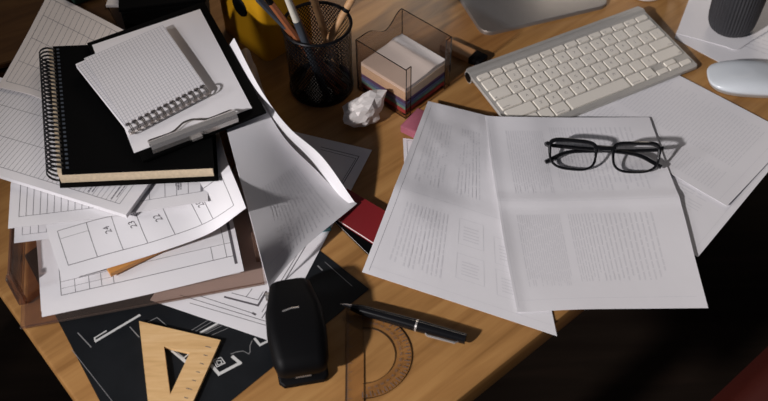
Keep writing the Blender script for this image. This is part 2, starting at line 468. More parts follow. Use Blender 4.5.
# -- mouse
mc = Wd(478, 899, .7); yaw = math.radians(-7)
t = thing('mouse', 'white glossy computer mouse beside the upper right pages', 'mouse', mc, rotz=yaw)
def mouse_ring(h, k, ins):
    pts = []
    for i in range(48):
        a = 2 * math.pi * i / 48; ca, sa = math.cos(a), math.sin(a); e = 2 / 2.9
        x = math.copysign(abs(ca) ** e, ca) * (.0565 - ins) * k; y = math.copysign(abs(sa) ** e, sa) * (.0305 - ins * .8) * k
        pts.append((x, y, h(x)))
    return pts
b = MB(); rings = []
arch = lambda x: (1 - (x / .0565) ** 2)
rings.append(mouse_ring(lambda x: .0065 + .003 * arch(x) * 0 + .0028 * (abs(x) / .0565) ** 2, 1, 0))
for k in range(1, 9):
    q = k / 8; sc_ = math.cos(q * math.pi / 2) ** .55
    rings.append(mouse_ring(lambda x, q=q: .0075 + .0028 * (abs(x) / .0565) ** 2 * (1 - q) + (.0150 * math.sin(q * math.pi / 2)) * (.35 + .65 * arch(x)), max(sc_, .02), 0))
b.loft(rings); b.build('shell', 'mouse', t, local=True, smooth='all')
b = MB(); b.loft([mouse_ring(lambda x: .0008, .90, 0), mouse_ring(lambda x: .004, .955, 0), mouse_ring(lambda x: .0068 + .0028 * (abs(x) / .0565) ** 2, .985, 0)]); b.build('underside', 'alu', t, local=True, smooth=True)

# -- keyboard
KX, KY, KA = 108.8, 920.8, 0.46
kb = thing('keyboard', 'silver slim computer keyboard with white keys, partly under the white pages', 'keyboard', Wd(KX, KY, 0), rotz=KA)
def ktop(y): return (16.5 + (y / 130.0) * 9.5) * MM       # y is negative towards the front
b = MB()
rc = rrect(0, .280, -.130, 0, .004, 4)
b.loft([[(x, y, ktop(y / MM) - .0045) for x, y in rc], [(x, y, ktop(y / MM) - .0006) for x, y in rc], [(x * .997 + .0004, y * .994 - .0004, ktop(y / MM)) for x, y in rc]])
b.build('case', 'alu', kb, local=True, smooth=True)
b = MB(); b.tube([(.0, -.0088, .0087), (.280, -.0088, .0087)], .0085, n=20); b.build('battery_barrel', 'alu', kb, local=True, smooth=True)
b = MB(); b.tube([(-.0006, -.0088, .0087), (.0004, -.0088, .0087)], .0070, n=20); b.build('barrel_cap', 'black', kb, local=True)
for x in (.02, .26):
    b = MB(); b.tube([(x, -.120, .0012), (x, -.120, .0035)], .005, n=14); b.build('foot', 'black', kb, local=True)
def key(x0, x1, y0, y1, legend, small=False, corner=None):
    b = MB(); rr = rrect(x0, x1, y0, y1, .0016, 3); cx, cy = (x0 + x1) / 2, (y0 + y1) / 2
    sh = lambda k, h: [(cx + (x - cx) * k, cy + (y - cy) * k, ktop(y / MM) + h) for x, y in rr]
    b.loft([sh(1, 0.0), sh(1, .0016), sh(.965, .0021)], 0)
    if legend:
        vs, fs = glyphs(legend); sz = .0030 if small else .0054
        ox = cx; oy = cy
        if small:
            w = max(v[0] for v in vs) * sz
            oy = y0 + .0028; ox = x0 + w + .0015 if corner != 'r' else x1 - w - .0015
            if corner == 'c': ox, oy = cx, cy
        b.add([(ox + vx * sz, oy + vy * sz, ktop((oy + vy * sz) / MM) + .00225) for vx, vy in vs], fs, 1)
    b.build('key', ['key', 'key_ink'], kb, local=True)
X0, W_ = .0042, .2716; U_ = W_ / 14.5; G = .0026
y = -.0195; n = 14; wk = W_ / n
for i in range(n):
    key(X0 + i * wk + G / 2, X0 + (i + 1) * wk - G / 2, y - .0085, y, (['esc'] + ['F%d' % k for k in range(1, 13)] + [''])[i], True)
rows = [
    [(ch, 1) for ch in '`1234567890-='] + [('delete', 1.5)],
    [('tab', 1.5)] + [(ch, 1) for ch in 'QWERTYUIOP[]\\'],
    [('caps lock', 1.75)] + [(ch, 1) for ch in "ASDFGHJKL;'"] + [('return', 1.75)],
    [('shift', 2.25)] + [(ch, 1) for ch in 'ZXCVBNM,./'] + [('shift', 2.25)],
    [('fn', 1), ('control', 1), ('option', 1), ('command', 1.25), ('', 5), ('command', 1.25), ('option', 1)]]
P_ = .0187; KH = P_ - G
y = -.0310
for ri, row in enumerate(rows):
    x = 0.0
    for li, (lg, w) in enumerate(row):
        x0, x1 = X0 + x * U_ + G / 2, X0 + (x + w) * U_ - G / 2
        key(x0, x1, y - KH, y, lg, len(lg) > 1, 'r' if (li > 6 or lg == 'delete') else None); x += w
    if ri == 4:
        hh = (KH - .0012) / 2
        for k, (lg, up) in enumerate((('◂', 0), ('▴', 1), ('▾', 0), ('▸', 0))):
            c0 = {0: 11.5, 1: 12.5, 2: 12.5, 3: 13.5}[k]
            x0, x1 = X0 + c0 * U_ + G / 2, X0 + (c0 + 1) * U_ - G / 2
            key(x0, x1, (y - hh) if up else (y - KH), y if up else (y - KH + hh), '', True)
    y -= P_

# -- eyeglasses
gl0, gl1 = P(554, 168.5, 10), P(653, 173, 10)
gc = (gl0 + gl1) / 2; gx = (gl1 - gl0).normalized(); bk = Vector((-gx.y, gx.x, 0)); tl_ = math.radians(44)
gu = bk * math.cos(tl_) + Vector((0, 0, 1)) * math.sin(tl_); gn = -bk * math.sin(tl_) + Vector((0, 0, 1)) * math.cos(tl_)
def G3(x, u, n=0): return gc + gx * (x * MM) + gu * ((u + 17) * MM) + gn * (n * MM)
gt = thing('eyeglasses', 'black framed eyeglasses folded on the creased white page', 'glasses', Vector((gc.x, gc.y, D + .007)))
def rimpath(sx, hw=28.2, hh=17.0, cx=37.0, n=40):
    pts = []
    for k in range(n):
        a = 2 * math.pi * k / n; ca, sa = math.cos(a), math.sin(a); e = 2 / 4.6 if sa > 0 else 2 / 2.9
        x = math.copysign(abs(ca) ** e, ca) * hw; u = math.copysign(abs(sa) ** e, sa) * hh
        x *= 1 - .10 * (1 - (u + hh) / (2 * hh))
        u += .05 * x
        pts.append((sx * (cx + x), u, -abs(x + cx) ** 2 * .0006 + 1.2))
    return pts
b = MB()
for sx in (-1, 1):
    pp = rimpath(sx); b.tube([G3(*p) for p in pp], [(1.6 + 1.0 * max(0, p[1] / 16.5) ** .7 if p[1] > 0 else 1.6) * MM for p in pp], 0, 8, closed=True)
b.tube([G3(-13, 10.5, 1.0), G3(-6, 9.6, 2.0), G3(0, 9.4, 2.2), G3(6, 9.6, 2.0), G3(13, 10.5, 1.0)], [2.6 * MM, 3.1 * MM, 3.2 * MM, 3.1 * MM, 2.6 * MM], 0, 8)
for sx in (-1, 1):
    b.tube([G3(sx * 63, 12, -1), G3(sx * 67, 12.5, -2), G3(sx * 68.2, 12, -6)], [2.7 * MM, 2.8 * MM, 2.4 * MM], 0, 8)
b.build('front_frame', 'black_gloss', gt, smooth=True)
for sx in (-1, 1):
    pp = rimpath(sx, 27.6, 16.4); b = MB(); r1 = [G3(p[0], p[1], p[2] + .4) for p in pp]; r0 = [G3(p[0], p[1], p[2] - .6) for p in pp]
    b.loft([r0, r1]); b.build('lens', 'lens', gt)
for sx, dn, du in ((-1, 0, 0), (1, -3.4, -.5)):
    b = MB(); path = [(sx * 68, 11.5, -6), (sx * 64, 10.5, -10), (sx * 40, 9 + du, -12 + dn), (0, 7 + du, -12 + dn), (-sx * 30, 5.2 + du, -11 + dn), (-sx * 46, 1.5, -8.5 + dn * .7), (-sx * 58, -4.5, -5.5 + dn * .4), (-sx * 68, -10, -4.0 + dn * .2)]
    pts = [cr([Vector(G3(*p)) for p in path], k / 24) for k in range(25)]
    b.tube(pts, [(2.4 + .2 * (k > 17)) * MM for k in range(25)], 0, 8); tp = b.build('temple', 'black_gloss', gt, smooth=True)
    b = MB(); b.tube([G3(sx * 66.5, 14.2, -6.2), G3(sx * 66.5, 8.6, -6.2)], 1.2 * MM, 0, 8); b.build('hinge', 'black_gloss', gt)

# =================================================== centre: memo box and co
ba = .80; bo = Vector((-31.5, 905.8)); A_ = 85.0; Hb = 81.0
mb = thing('memo_box', 'smoked clear plastic memo box holding a block of paper notes', 'box', Wd(bo.x, bo.y, 0), rotz=ba)
def mbp(x, y, z): return (x * MM, -y * MM, z * MM)   # x along left->back, y along left->front
def wallpoly(poly, axis, at, th):
    """vertical wall from a 2D outline: (s,z) with s along the wall"""
    b = MB(); n = len(poly)
    def pt(s_, z, o): return mbp(s_, at + o, z) if axis == 'x' else mbp(at + o, s_, z)
    vs = [pt(s_, z, 0) for s_, z in poly] + [pt(s_, z, th) for s_, z in poly]
    b.add(vs, [list(range(n)), list(range(n, 2 * n))[::-1]], 0)
    b.add(vs, [[i, (i + 1) % n, n + (i + 1) % n, n + i] for i in range(n)], 1)
    return b
T_ = 1.6
dip = [(s_ , Hb - 17 * (.5 - .5 * math.cos(2 * math.pi * min(max((s_ - 16) / 66, 0), 1) ** 1.25))) for s_ in [85 - 85 * k / 24 for k in range(25)]]
b = wallpoly([(0, 0), (85, 0)] + dip, 'x', 0, T_); b.build('side_wall', ['smoke', 'smoke_edge'], mb, local=True)
b = wallpoly([(T_, 0), (85, 0), (85, Hb), (T_, Hb)], 'y', 85 - T_, T_); b.build('back_wall', ['smoke', 'smoke_edge'], mb, local=True)
b = wallpoly([(T_, 0), (85, 0), (85, Hb), (T_, Hb)], 'y', 0, T_); b.build('front_wall', ['smoke', 'smoke_edge'], mb, local=True)
for a, c in ((T_, 10), (75, 85 - T_)):
    b = wallpoly([(a, 0), (c, 0), (c, Hb), (a, Hb)], 'x', 85 - T_, T_); b.build('corner_lip', ['smoke', 'smoke_edge'], mb, local=True)
b = MB(); b.box(T_ * MM, (85 - T_) * MM, -(85 - T_) * MM, -T_ * MM, 0.001, .003); b.build('bottom_plate', 'smoke', mb, local=True)
for x, y in ((8, 8), (77, 8), (8, 77), (77, 77)):
    b = MB(); b.tube([mbp(x, y, 0), mbp(x, y, 1.0)], .004, n=12); b.build('foot', 'black', mb, local=True)
nb = thing('note_block', 'block of loose note sheets, cream over coloured layers, inside the smoked memo box', 'notes', Wd(bo.x, bo.y, 3.1), rotz=ba)
z = .1
for name, m, h, dx in (('red_layer', 'note_red', 6, 0), ('teal_layer', 'note_teal', 6, .6), ('blue_layer', 'note_blue', 5, -.4), ('purple_layer', 'note_purple', 6, .5), ('cream_layer', 'note_cream', 13, -.3), ('white_layer', 'paper_warm', 5, .4)):
    b = MB(); x0, x1, y0, y1 = 4 + dx, 80.5 + dx, 4.2 - dx, 80.6 - dx
    b.box(x0 * MM, x1 * MM, -y1 * MM, -y0 * MM, z * MM, (z + h) * MM); o = b.build(name, m, nb, local=True)
    o['label'] = {'red': 'red', 'teal': 'teal', 'blue': 'blue', 'purple': 'purple', 'cream': 'cream', 'white': 'white'}[name.split('_')[0]] + ' note sheets'
    z += h
b = MB(); N_ = 14
vs = []; fs = []
for j in range(N_ + 1):
    for i in range(N_ + 1):
        u, v = i / N_, j / N_
        vs.append(mbp(5 + 75 * u, 5 + 75 * v, z + .5 + 3.0 * math.exp(-((u - .80 + .1 * v) / .12) ** 2) * (1 - .5 * v)))
k = len(vs); vs += [(x, y, zz - .0003) for x, y, zz in vs]
for j in range(N_):
    for i in range(N_):
        a = j * (N_ + 1) + i; f = [a, a + 1, a + N_ + 2, a + N_ + 1]; fs.append(f); fs.append([q + k for q in f[::-1]])
b.add(vs, fs); b.build('top_sheet', 'paper_warm', nb, local=True, smooth=True)

# -- flash drive
f0, f1 = P(447, 45, 5), P(482, 61, 5); ang = math.atan2(f1.y - f0.y, f1.x - f0.x)
t = thing('flash_drive', 'small wooden flash drive with black cap behind the memo box', 'flash drive', Vector((f1.x, f1.y, D)), rotz=ang)
b = MB(); b.box(-.062, -.0145, -.010, .010, .0, .010, 0, .0012); b.build('body', 'pencil_wood', t, local=True)
b = MB(); b.box(-.016, .003, -.0108, .0108, .0, .0108, 0, .002); b.build('cap', 'black', t, local=True, smooth=True)
# -- eraser
a0, a1 = P(400, 125, 14), P(418, 106.5, 14); ang = math.atan2(a1.y - a0.y, a1.x - a0.x)
t = MB(); L_ = (a1 - a0).length
t.box(0, L_, -.026, 0, 0.0, .0125, 0, .0016)
o = t.build('eraser', 'pink', None, (0, 0, 0), smooth=True); o.location = (a0.x, a0.y, D + .0010); o.rotation_euler = (0, 0, ang)
tag(o, 'pink rubber eraser half tucked under the left printed page', 'eraser')
# -- crumpled paper
import bmesh
from mathutils import noise as mn
bm = bmesh.new(); bmesh.ops.create_icosphere(bm, subdivisions=3, radius=1)
rc_ = random.Random(21)
cells = [(Vector((rc_.gauss(0, 1), rc_.gauss(0, 1), rc_.gauss(0, 1))).normalized(), rc_.uniform(.62, 1.12)) for _ in range(26)]
for v in bm.verts:
    p = v.co.normalized()
    k = min(h / max(p.dot(n_), .05) for n_, h in cells if p.dot(n_) > .25)
    k = min(k, 1.35) * (1 + .10 * rc_.uniform(-1, 1)) + .10 * mn.noise(p * 3)
    v.co = Vector((p.x * k * .033, p.y * k * .024, p.z * k * .022))
zmin = min(v.co.z for v in bm.verts)
me = bpy.data.meshes.new('crumpled_paper'); bm.to_mesh(me); bm.free(); me.materials.append(M['paper_warm'])
o = bpy.data.objects.new('crumpled_paper', me); COL.objects.link(o); c = P(364, 115, 12)
o.location = (c.x, c.y, D - zmin); o.rotation_euler = (0, 0, .5); tag(o, 'crumpled ball of white paper in front of the pen cup', 'paper')

# -- pen cup
cc = P(322, 86, 0); CR, CH = 40.5, 104.0
cup = thing('pen_cup', 'black wire mesh pen cup full of pencils', 'pen cup', cc)
b = MB(); NH = 64; NS = 22
for sg in (1, -1):
    for k in range(NH):
        pts = []
        for j in range(NS + 1):
            q = j / NS; a = 2 * math.pi * k / NH + sg * q * 1.55; r = (CR + 1.6 * q + (.25 if sg > 0 else -.25)) * MM; zz = (3 + (CH - 6) * q) * MM
            pts.append((cc.x + r * math.cos(a), cc.y + r * math.sin(a), cc.z + zz))
        vs = []; fs = []
        for j, p in enumerate(pts):
            q = j / NS; a = 2 * math.pi * k / NH + sg * q * 1.55
            tx = Vector((-math.sin(a), math.cos(a), 0)) * (.00072) 
            vs += [Vector(p) - tx, Vector(p) + tx]
        for j in range(NS): fs.append([2 * j, 2 * j + 1, 2 * j + 3, 2 * j + 2])
        b.add(vs, fs)
b.build('mesh_wall', 'wire', cup)
b = MB(); b.tube([(cc.x + (CR + 1.6) * MM * math.cos(2 * math.pi * k / 48), cc.y + (CR + 1.6) * MM * math.sin(2 * math.pi * k / 48), cc.z + (CH - 1.5) * MM) for k in range(48)], .0022, 0, 8, True)
b.build('rim', 'wire', cup, smooth=True)
b = MB(); b.lathe([(.001, 0), (CR * MM, 0), ((CR + 1.2) * MM, .002), ((CR + 1.2) * MM, .008), ((CR - .5) * MM, .008), ((CR - .5) * MM, .003), (.001, .003)], cc, 48); b.build('base', 'wire', cup, smooth=True)
def stick(name, label, bottom, top, r, segs, group='pencils and pens in the mesh cup'):
    """segs: (part, material, t0, t1, r0, r1) along bottom->top"""
    bt, tp = Vector(bottom), Vector(top)
    t = thing(name, label, 'pen' if 'pen' == name.split('_')[-1] else ('marker' if 'marker' in name else 'pencil'), bt, group)
    for part, m, t0, t1, r0, r1 in segs:
        b = MB(); b.tube([bt.lerp(tp, t0), bt.lerp(tp, (t0 + t1) / 2), bt.lerp(tp, t1)], [r0 * MM, (r0 + r1) / 2 * MM, r1 * MM], 0, 10 if 'pencil' not in name else 6)
        b.build(part, m, t, smooth='pencil' not in name)
    return t
def incup(ang, rad, z=7): return cc + Vector((rad * math.cos(math.radians(ang)), rad * math.sin(math.radians(ang)), z)) * MM
def via(bot, px, py, z, L):
    q = P(px, py, z); return bot + (q - bot).normalized() * L * MM
# crossing points at the rim: given as angle and radius at z = 104
def lean(a0, r0, a1, r1, L):
    p0, p1 = incup(a0, r0), incup(a1, r1, 104); return p0, p0 + (p1 - p0).normalized() * L * MM
p0, p1 = lean(-45, 30, 228, 35.5, 178); stick('pencil', 'red brown pencil leaning left between the dark ended pencil and the slate marker', p0, p1, 4, [('shaft', 'brown_paint', 0, .93, 4.1, 4.1), ('tip', 'black', .93, 1, 4.0, 3.6)])
p0, p1 = lean(-20, 32, 213, 35, 180); stick('pencil', 'pencil with a long dark upper end, leaning furthest left out of the cup', p0, p1, 4, [('shaft', 'brown_paint', 0, .70, 4.1, 4.1), ('dark_end', 'slate', .70, 1, 4.15, 4.15)])
p0, p1 = lean(-74, 32, 246, 34.5, 170); stick('marker', 'slate grey marker with a cream cap leaning left in the cup', p0, p1, 5, [('barrel', 'slate', 0, .76, 4.6, 4.6), ('cap', 'cream_paint', .76, 1, 4.4, 3.6)])
p0, p1 = lean(-40, 10, 196, 20, 175); stick('pencil', 'red brown pencil standing behind the slate marker', p0, p1, 4, [('shaft', 'brown_paint', 0, .95, 4.2, 4.2), ('tip', 'pencil_wood', .95, 1, 4.0, 1.0)])
p0, p1 = lean(20, 24, 88, 22, 150); stick('wooden_pen', 'pale wooden pen with a black ring standing upright in the cup', p0, p1, 4, [('barrel', 'pencil_wood', 0, .80, 4.6, 4.6), ('ring', 'black', .80, .83, 5.0, 5.0), ('cap', 'pencil_wood', .83, 1, 4.6, 4.2)])
p0, p1 = lean(205, 28, 22, 34, 165); stick('wooden_pen', 'pale wooden pen with black clip leaning right out of the cup', p0, p1, 4, [('barrel', 'pencil_wood', 0, .74, 4.8, 4.8), ('ring', 'black', .74, .77, 5.2, 5.2), ('cap', 'pencil_wood', .77, .97, 4.8, 4.8), ('end_knob', 'black', .97, 1, 4, 3.4)])

# -- monitor
f0, f1 = P(487, 36.5, 0), P(603, 9, 0); ang = math.atan2(f1.y - f0.y, f1.x - f0.x)
mon = thing('monitor', 'silver monitor stand foot at the top edge behind the keyboard', 'monitor', Vector((f0.x, f0.y, D)), rotz=ang)
W2 = (f1 - f0).length + .012
b = MB(); rr = rrect(-.006, W2, 0.0, .185, .017, 8)
b.loft([[(x, y, 0) for x, y in rr], [(x, y, .0045) for x, y in rr], [(W2 / 2 + (x - W2 / 2) * .99, .09 + (y - .09) * .99, .0058) for x, y in rr]]); b.build('foot_plate', 'alu_dark', mon, local=True, smooth=True)
b = MB(); b.loft([[(x, y + sh, z_) for x, y in rrect(.02, W2 - .02, .175, .183, .003, 3)] for z_, sh in ((.0055, 0), (.08, .004), (.18, -.01), (.24, -.03))]); b.build('neck', 'alu', mon, local=True, smooth=True)
b = MB(); b.box(W2 / 2 - .27, W2 / 2 + .27, .120, .145, .13, .50, 0, .006); sc_o = b.build('display', 'alu', mon, local=True, smooth=True)
b = MB(); b.box(W2 / 2 - .262, W2 / 2 + .262, .1195, .121, .19, .492); b.build('screen', 'screen', mon, local=True)

# -- yellow magazine holder
yc = P(267, 63, 0); ya = math.radians(42)
yh = thing('magazine_holder', 'yellow plastic magazine holder with a finger hole behind the pen cup', 'file holder', yc, rotz=ya)
LX, LY, HH, th = .085, .100, .24, .003
rr = rrect(0, LX, 0, LY, .010, 6); ri = rrect(th, LX - th, th, LY - th, .007, 6)
# local x runs to the back right, local y to the back left; the left face (x = 0) carries the hole
b = MB()
b.loft([[(x, y, 0) for x, y in rr], [(x, y, HH) for x, y in rr], [(x, y, HH) for x, y in ri], [(x, y, .003) for x, y in ri]]); b.build('body', 'yellow', yh, local=True, smooth=True)
b = MB(); hc = (0.0, .045, .0695)
b.tube([(hc[0] - .0006, hc[1] + .0135 * math.cos(2 * math.pi * k / 24), hc[2] + .0135 * math.sin(2 * math.pi * k / 24)) for k in range(24)], .0016, 0, 6, True)
b.build('hole_rim', 'black', yh, local=True)
b = MB(); b.tube([(-.0009, hc[1], hc[2]), (.0, hc[1], hc[2])], .0130, n=24); b.build('finger_hole', 'black', yh, local=True)

# -- dark box added to keep the space behind the pile black, wooden organizer, things on it
c0, c1 = P(134, 60, 0), P(214, 50, 0); ang = math.atan2(c1.y - c0.y, c1.x - c0.x)
bb = thing('dark_filler', 'added black box keeping the gap behind the clipboard dark', 'filler box', Vector((c0.x, c0.y, D)), rotz=ang)
b = MB(); b.box(0, (c1 - c0).length, 0, .20, 0, .080, 0, .002); b.build('case', 'black_cover', bb, local=True)
b = MB(); b.box(-.0015, (c1 - c0).length + .0015, -.0015, .2015, .0805, .086, 0, .001); b.build('lid', 'black_cover', bb, local=True)
c0, c1 = P(-60, 128, 0), P(128, 66, 0); ang = math.atan2(c1.y - c0.y, c1.x - c0.x); LB = (c1 - c0).length
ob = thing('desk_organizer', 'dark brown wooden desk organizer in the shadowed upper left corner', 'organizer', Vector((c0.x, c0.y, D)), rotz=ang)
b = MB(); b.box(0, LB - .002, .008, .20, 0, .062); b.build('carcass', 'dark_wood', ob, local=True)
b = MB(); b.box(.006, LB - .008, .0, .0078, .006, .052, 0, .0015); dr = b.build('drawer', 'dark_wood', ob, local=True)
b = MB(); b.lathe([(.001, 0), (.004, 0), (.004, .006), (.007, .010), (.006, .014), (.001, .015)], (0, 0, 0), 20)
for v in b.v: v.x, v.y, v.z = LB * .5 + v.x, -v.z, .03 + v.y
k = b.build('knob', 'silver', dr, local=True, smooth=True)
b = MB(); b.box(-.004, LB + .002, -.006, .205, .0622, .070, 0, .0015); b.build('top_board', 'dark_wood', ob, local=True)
q = P(98, -6, 70)
b = MB(); b.box(-.035, .014, -.008, .10, 0, .016, 0, .002); o = b.build('notebook', 'green', None, (0, 0, 0)); o.location = (q.x, q.y, D + .0702); o.rotation_euler = (0, 0, ang + .1)
tag(o, 'dark green notebook on the wooden organizer, half hidden at the top', 'notebook')
q = P(120, 3, 70)
b = MB(); b.box(-.016, .018, -.010, .09, 0, .004, 0, .0005); o = b.build('envelope', 'paper_warm', None, (0, 0, 0)); o.location = (q.x, q.y, D + .0702); o.rotation_euler = (0, 0, ang - .5)
tag(o, 'cream envelope on the wooden organizer beside the green notebook', 'envelope')

# ============================================================ lower left desk
# -- dark blueprint
Bz = .6
bc = [Wd(-250, 812, Bz), Wd(-18, 586, Bz), Wd(-235, 378, Bz), Wd(-404, 641, Bz)]
s = Sheet(quad(bc[3], bc[0], bc[1], bc[2]), .4, nu=8, nv=8)
def inkpx(pts, z, w, mi, closed=False):
    pp = [P(x, y, z) for x, y in pts]
    if closed: pp.append(pp[0])
    for k_, (a, c) in enumerate(zip(pp, pp[1:])):
        a, c = a + Vector((0, 0, .00003 * k_)), c + Vector((0, 0, .00003 * k_))
        d = (c - a).normalized(); n = Vector((-d.y, d.x, 0)) * (w * .5 * MM); e = d * (w * .5 * MM)
        s.b.add([a - n - e, c - n + e, c + n + e, a + n - e], [[0, 1, 2, 3]], mi)
zi = Bz + .12
inkpx([(233, 357), (240, 363), (219, 374), (212, 366)], zi, 3.4, 1)
inkpx([(213, 360), (221, 357.5), (225, 363), (217, 367)], zi, 1.0, 1, True); inkpx([(216, 361), (221, 360.5), (222, 363.5), (218, 365)], zi, .9, 1, True)
inkpx([(231, 354), (236, 352), (243, 351), (249, 354), (250, 352), (250, 346), (252, 341)], zi, .8, 2)
inkpx([(255, 339), (260, 345), (268, 341)], zi, 2.6, 1)
for k, w in ((0, .7), (4, .7), (9, 2.4), (11.5, .8), (14, .7), (20, .6)):
    inkpx([(192 + k, 330 + k * .25), (208 + k, 320 + k * .4)], zi, w, 1 if w > 1 else 2)
inkpx([(96, 341), (139, 315.5)], zi, 2.8, 1); inkpx([(95, 340.5), (94.5, 338), (106, 331)], zi + .1, 1.5, 1)
inkpx([(78, 333), (91, 347)], zi, 1.2, 2); inkpx([(130, 327), (139, 337)], zi, 1.2, 2); inkpx([(148, 322), (157, 317.5), (166, 325)], zi, .9, 2)
inkpx([(168, 347), (186, 362), (198, 349)], zi, 3.4, 1); inkpx([(172, 349), (184, 358), (193, 350)], zi, 1.2, 1)
inkpx([(72, 350), (112, 401), (118, 412)], zi, .6, 2); inkpx([(325, 262), (352, 286)], zi, .6, 2); inkpx([(318, 266), (322, 270)], zi, 1.6, 2)
s.make('blueprint', ['blue_print', 'white_ink', 'grey_line'], 'black blueprint sheet with white floor plan lines under the wooden set square', 'blueprint')
# -- large white drawing
Az = 1.3
s = Sheet(quad(P(262, 124, Az), P(372, 150, Az), P(272, 341.5, Az), P(150, 300, Az)), .35, nu=10, nv=14)
inkpx([(321, 147), (359, 156.5), (330, 206), (262, 318)], Az + .15, .9, 1); inkpx([(321, 149.5), (356, 158.5), (327, 206), (262, 312)], Az + .15, .6, 1)
inkpx([(180, 295), (268, 322)], Az + .15, .7, 1); inkpx([(190, 303), (268, 326)], Az + .15, .6, 1); inkpx([(200, 296), (255, 314)], Az + .15, .7, 1)
inkpx([(253, 313.3), (255, 314.3)], Az + .16, 2.4, 1)
inkpx([(225, 297), (258, 305.5), (266, 292)], Az + .15, 2.2, 1); inkpx([(232, 293), (258, 300), (263, 292)], Az + .15, .7, 1); inkpx([(246, 297), (252, 289)], Az + .15, .6, 1)
s.make('drawing_sheet', ['paper', 'ink'], 'large white drawing with a double line border, corner pointing at the crumpled paper', 'drawing')
q0 = P(322, 229, 1.8)
b = MB(); b.box(-.012, .010, -.005, .006, 0, .004, 0, .0008); o = b.build('sharpener', 'teal', None, (0, 0, 0)); o.location = (q0.x, q0.y, D + .0016); o.rotation_euler = (0, 0, .15)
tag(o, 'small teal pencil sharpener on the white drawing below the curled pages', 'sharpener')

# -- red and black notebooks
def flatbook(name, label, px, z0, z1, m):
    t = thing(name, label, 'notebook', P(*px[0], z0))
    pl = [P(*p, z0) for p in px]; c = sum(pl, Vector()) / 4
    def ring(z, k): return [Vector((c.x + (p.x - c.x) * k, c.y + (p.y - c.y) * k, D + z * MM)) for p in pl]
    b = MB(); b.loft([ring(z0, 1), ring(z0 + 1, 1)]); b.build('back_cover', m, t)
    b = MB(); b.loft([ring(z0 + 1.02, .975), ring(z1 - 1.02, .975)]); b.build('page_block', 'paper_warm', t)
    b = MB(); b.loft([ring(z1 - 1, 1), ring(z1, 1)]); b.build('front_cover', m, t)
flatbook('notebook', 'black notebook mostly under the red one, beside the left printed page', [(372, 259), (333, 221), (362, 204), (397, 247)], 1.7, 5.4, 'black_cover')
flatbook('notebook', 'dark red notebook between the curled pages and the left printed page', [(338, 222), (347, 191), (391, 217), (377, 247)], 5.6, 10.4, 'red_cover')

# -- stapler
sp0, sp1 = P(305, 386, 0), P(292, 300, 0); ang = math.atan2(sp1.y - sp0.y, sp1.x - sp0.x) - math.pi / 2; SL_ = (sp1 - sp0).length
st = thing('stapler', 'black stapler standing across the blueprint edge, left of the protractor', 'stapler', Vector((sp0.x, sp0.y, D)), rotz=ang)
def sect(y, hw, z0, z1, r=.008, n=5): return [(x, y, z) for x, z in rrect(-hw, hw, z0, z1, min(r, (z1 - z0) * .45, hw * .9), n)]
b = MB(); b.loft([sect(y, hw, .0015, z1, .003) for y, hw, z1 in ((0.0, .021, .007), (.004, .025, .009), (.05, .027, .010), (SL_ - .006, .024, .012), (SL_, .021, .010))]); b.build('base', 'black', st, local=True, smooth=True)
b = MB(); b.loft([sect(y, hw, z0, z1, .012, 6) for y, hw, z0, z1 in ((.0, .019, .020, .030), (.003, .0245, .016, .036), (.012, .0275, .015, .041), (.04, .0300, .014, .047), (.065, .0290, .014, .049), (SL_ - .02, .0240, .0135, .049), (SL_ - .006, .0215, .0135, .046), (SL_, .016, .017, .038))]); b.build('arm', 'black', st, local=True, smooth=True)
b = MB(); b.box(-.008, .008, .004, SL_ - .012, .0105, .0155); b.build('magazine', 'silver', st, local=True)
b = MB(); b.tube([(-.0265, SL_ - .012, .030), (.005, SL_ - .012, .030)], .0045, n=14); b.build('hinge_pin', 'silver', st, local=True)
b = MB(); b.tube([(-.011, .060, .0484), (-.002, .0620, .0488), (.006, .0620, .0484)], .0009, n=6); b.build('logo_glint', 'silver', st, local=True)  # silver bar modelled in place of the logo glint across the arm

# -- set square
_a, _c = P(139, 321, 5.4) / MM, P(220.6, 340, 5.4) / MM; A0, C0 = Vector((_a.x, _a.y)), Vector((_c.x, _c.y)); dn = (C0 - A0).normalized(); lg = Vector((dn.y, -dn.x))
B0 = C0 + lg * (C0 - A0).length * math.tan(math.radians(60))
tri = [A0, C0, B0]
def inset(tri, ds):
    ls = []
    for i in range(3):
        p, q = tri[i], tri[(i + 1) % 3]; d = (q - p).normalized(); n = Vector((d.y, -d.x)); ls.append((p + n * ds[i], d))
    out = []
    for i in range(3):
        (p, d), (q, e) = ls[i - 1], ls[i]; w = q - p; den = d.x * e.y - d.y * e.x
        out.append(p + d * ((w.x * e.y - w.y * e.x) / den))
    return out
inn = inset(tri, (22, 25, 22)); z0, z1 = 1.2, 5.4
sq = thing('set_square', 'wooden set square with a triangular cutout on the black blueprint', 'set square', Wd(A0.x, A0.y, z0))
b = MB(); o_, i_ = [Wd(p.x, p.y, z0) for p in tri], [Wd(p.x, p.y, z0) for p in inn]; uz = Vector((0, 0, (z1 - z0) * MM))
vs = o_ + i_ + [p + uz for p in o_] + [p + uz for p in i_]; fs = []
for k in range(3):
    j = (k + 1) % 3
    fs += [[k, j, 3 + j, 3 + k], [6 + k, 9 + k, 9 + j, 6 + j], [k, 6 + k, 6 + j, j], [3 + k, 3 + j, 9 + j, 9 + k]]
b.add(vs, fs, 0)
inw = Vector((-dn.x, -dn.y))
for k in range(0, 14):
    p = C0 + lg * (11 + 10.0 * k) + inw * 6.0
    if k % 1 == 0:
        q = p + inw * (4.2 if k % 5 else 6.5)
        n = lg * .45; b.add([Wd(*(p - n), z1 + .05), Wd(*(q - n), z1 + .05), Wd(*(q + n), z1 + .05), Wd(*(p + n), z1 + .05)], [[0, 1, 2, 3]], 1)
b.build('triangle_plate', ['set_wood', 'ink'], sq)

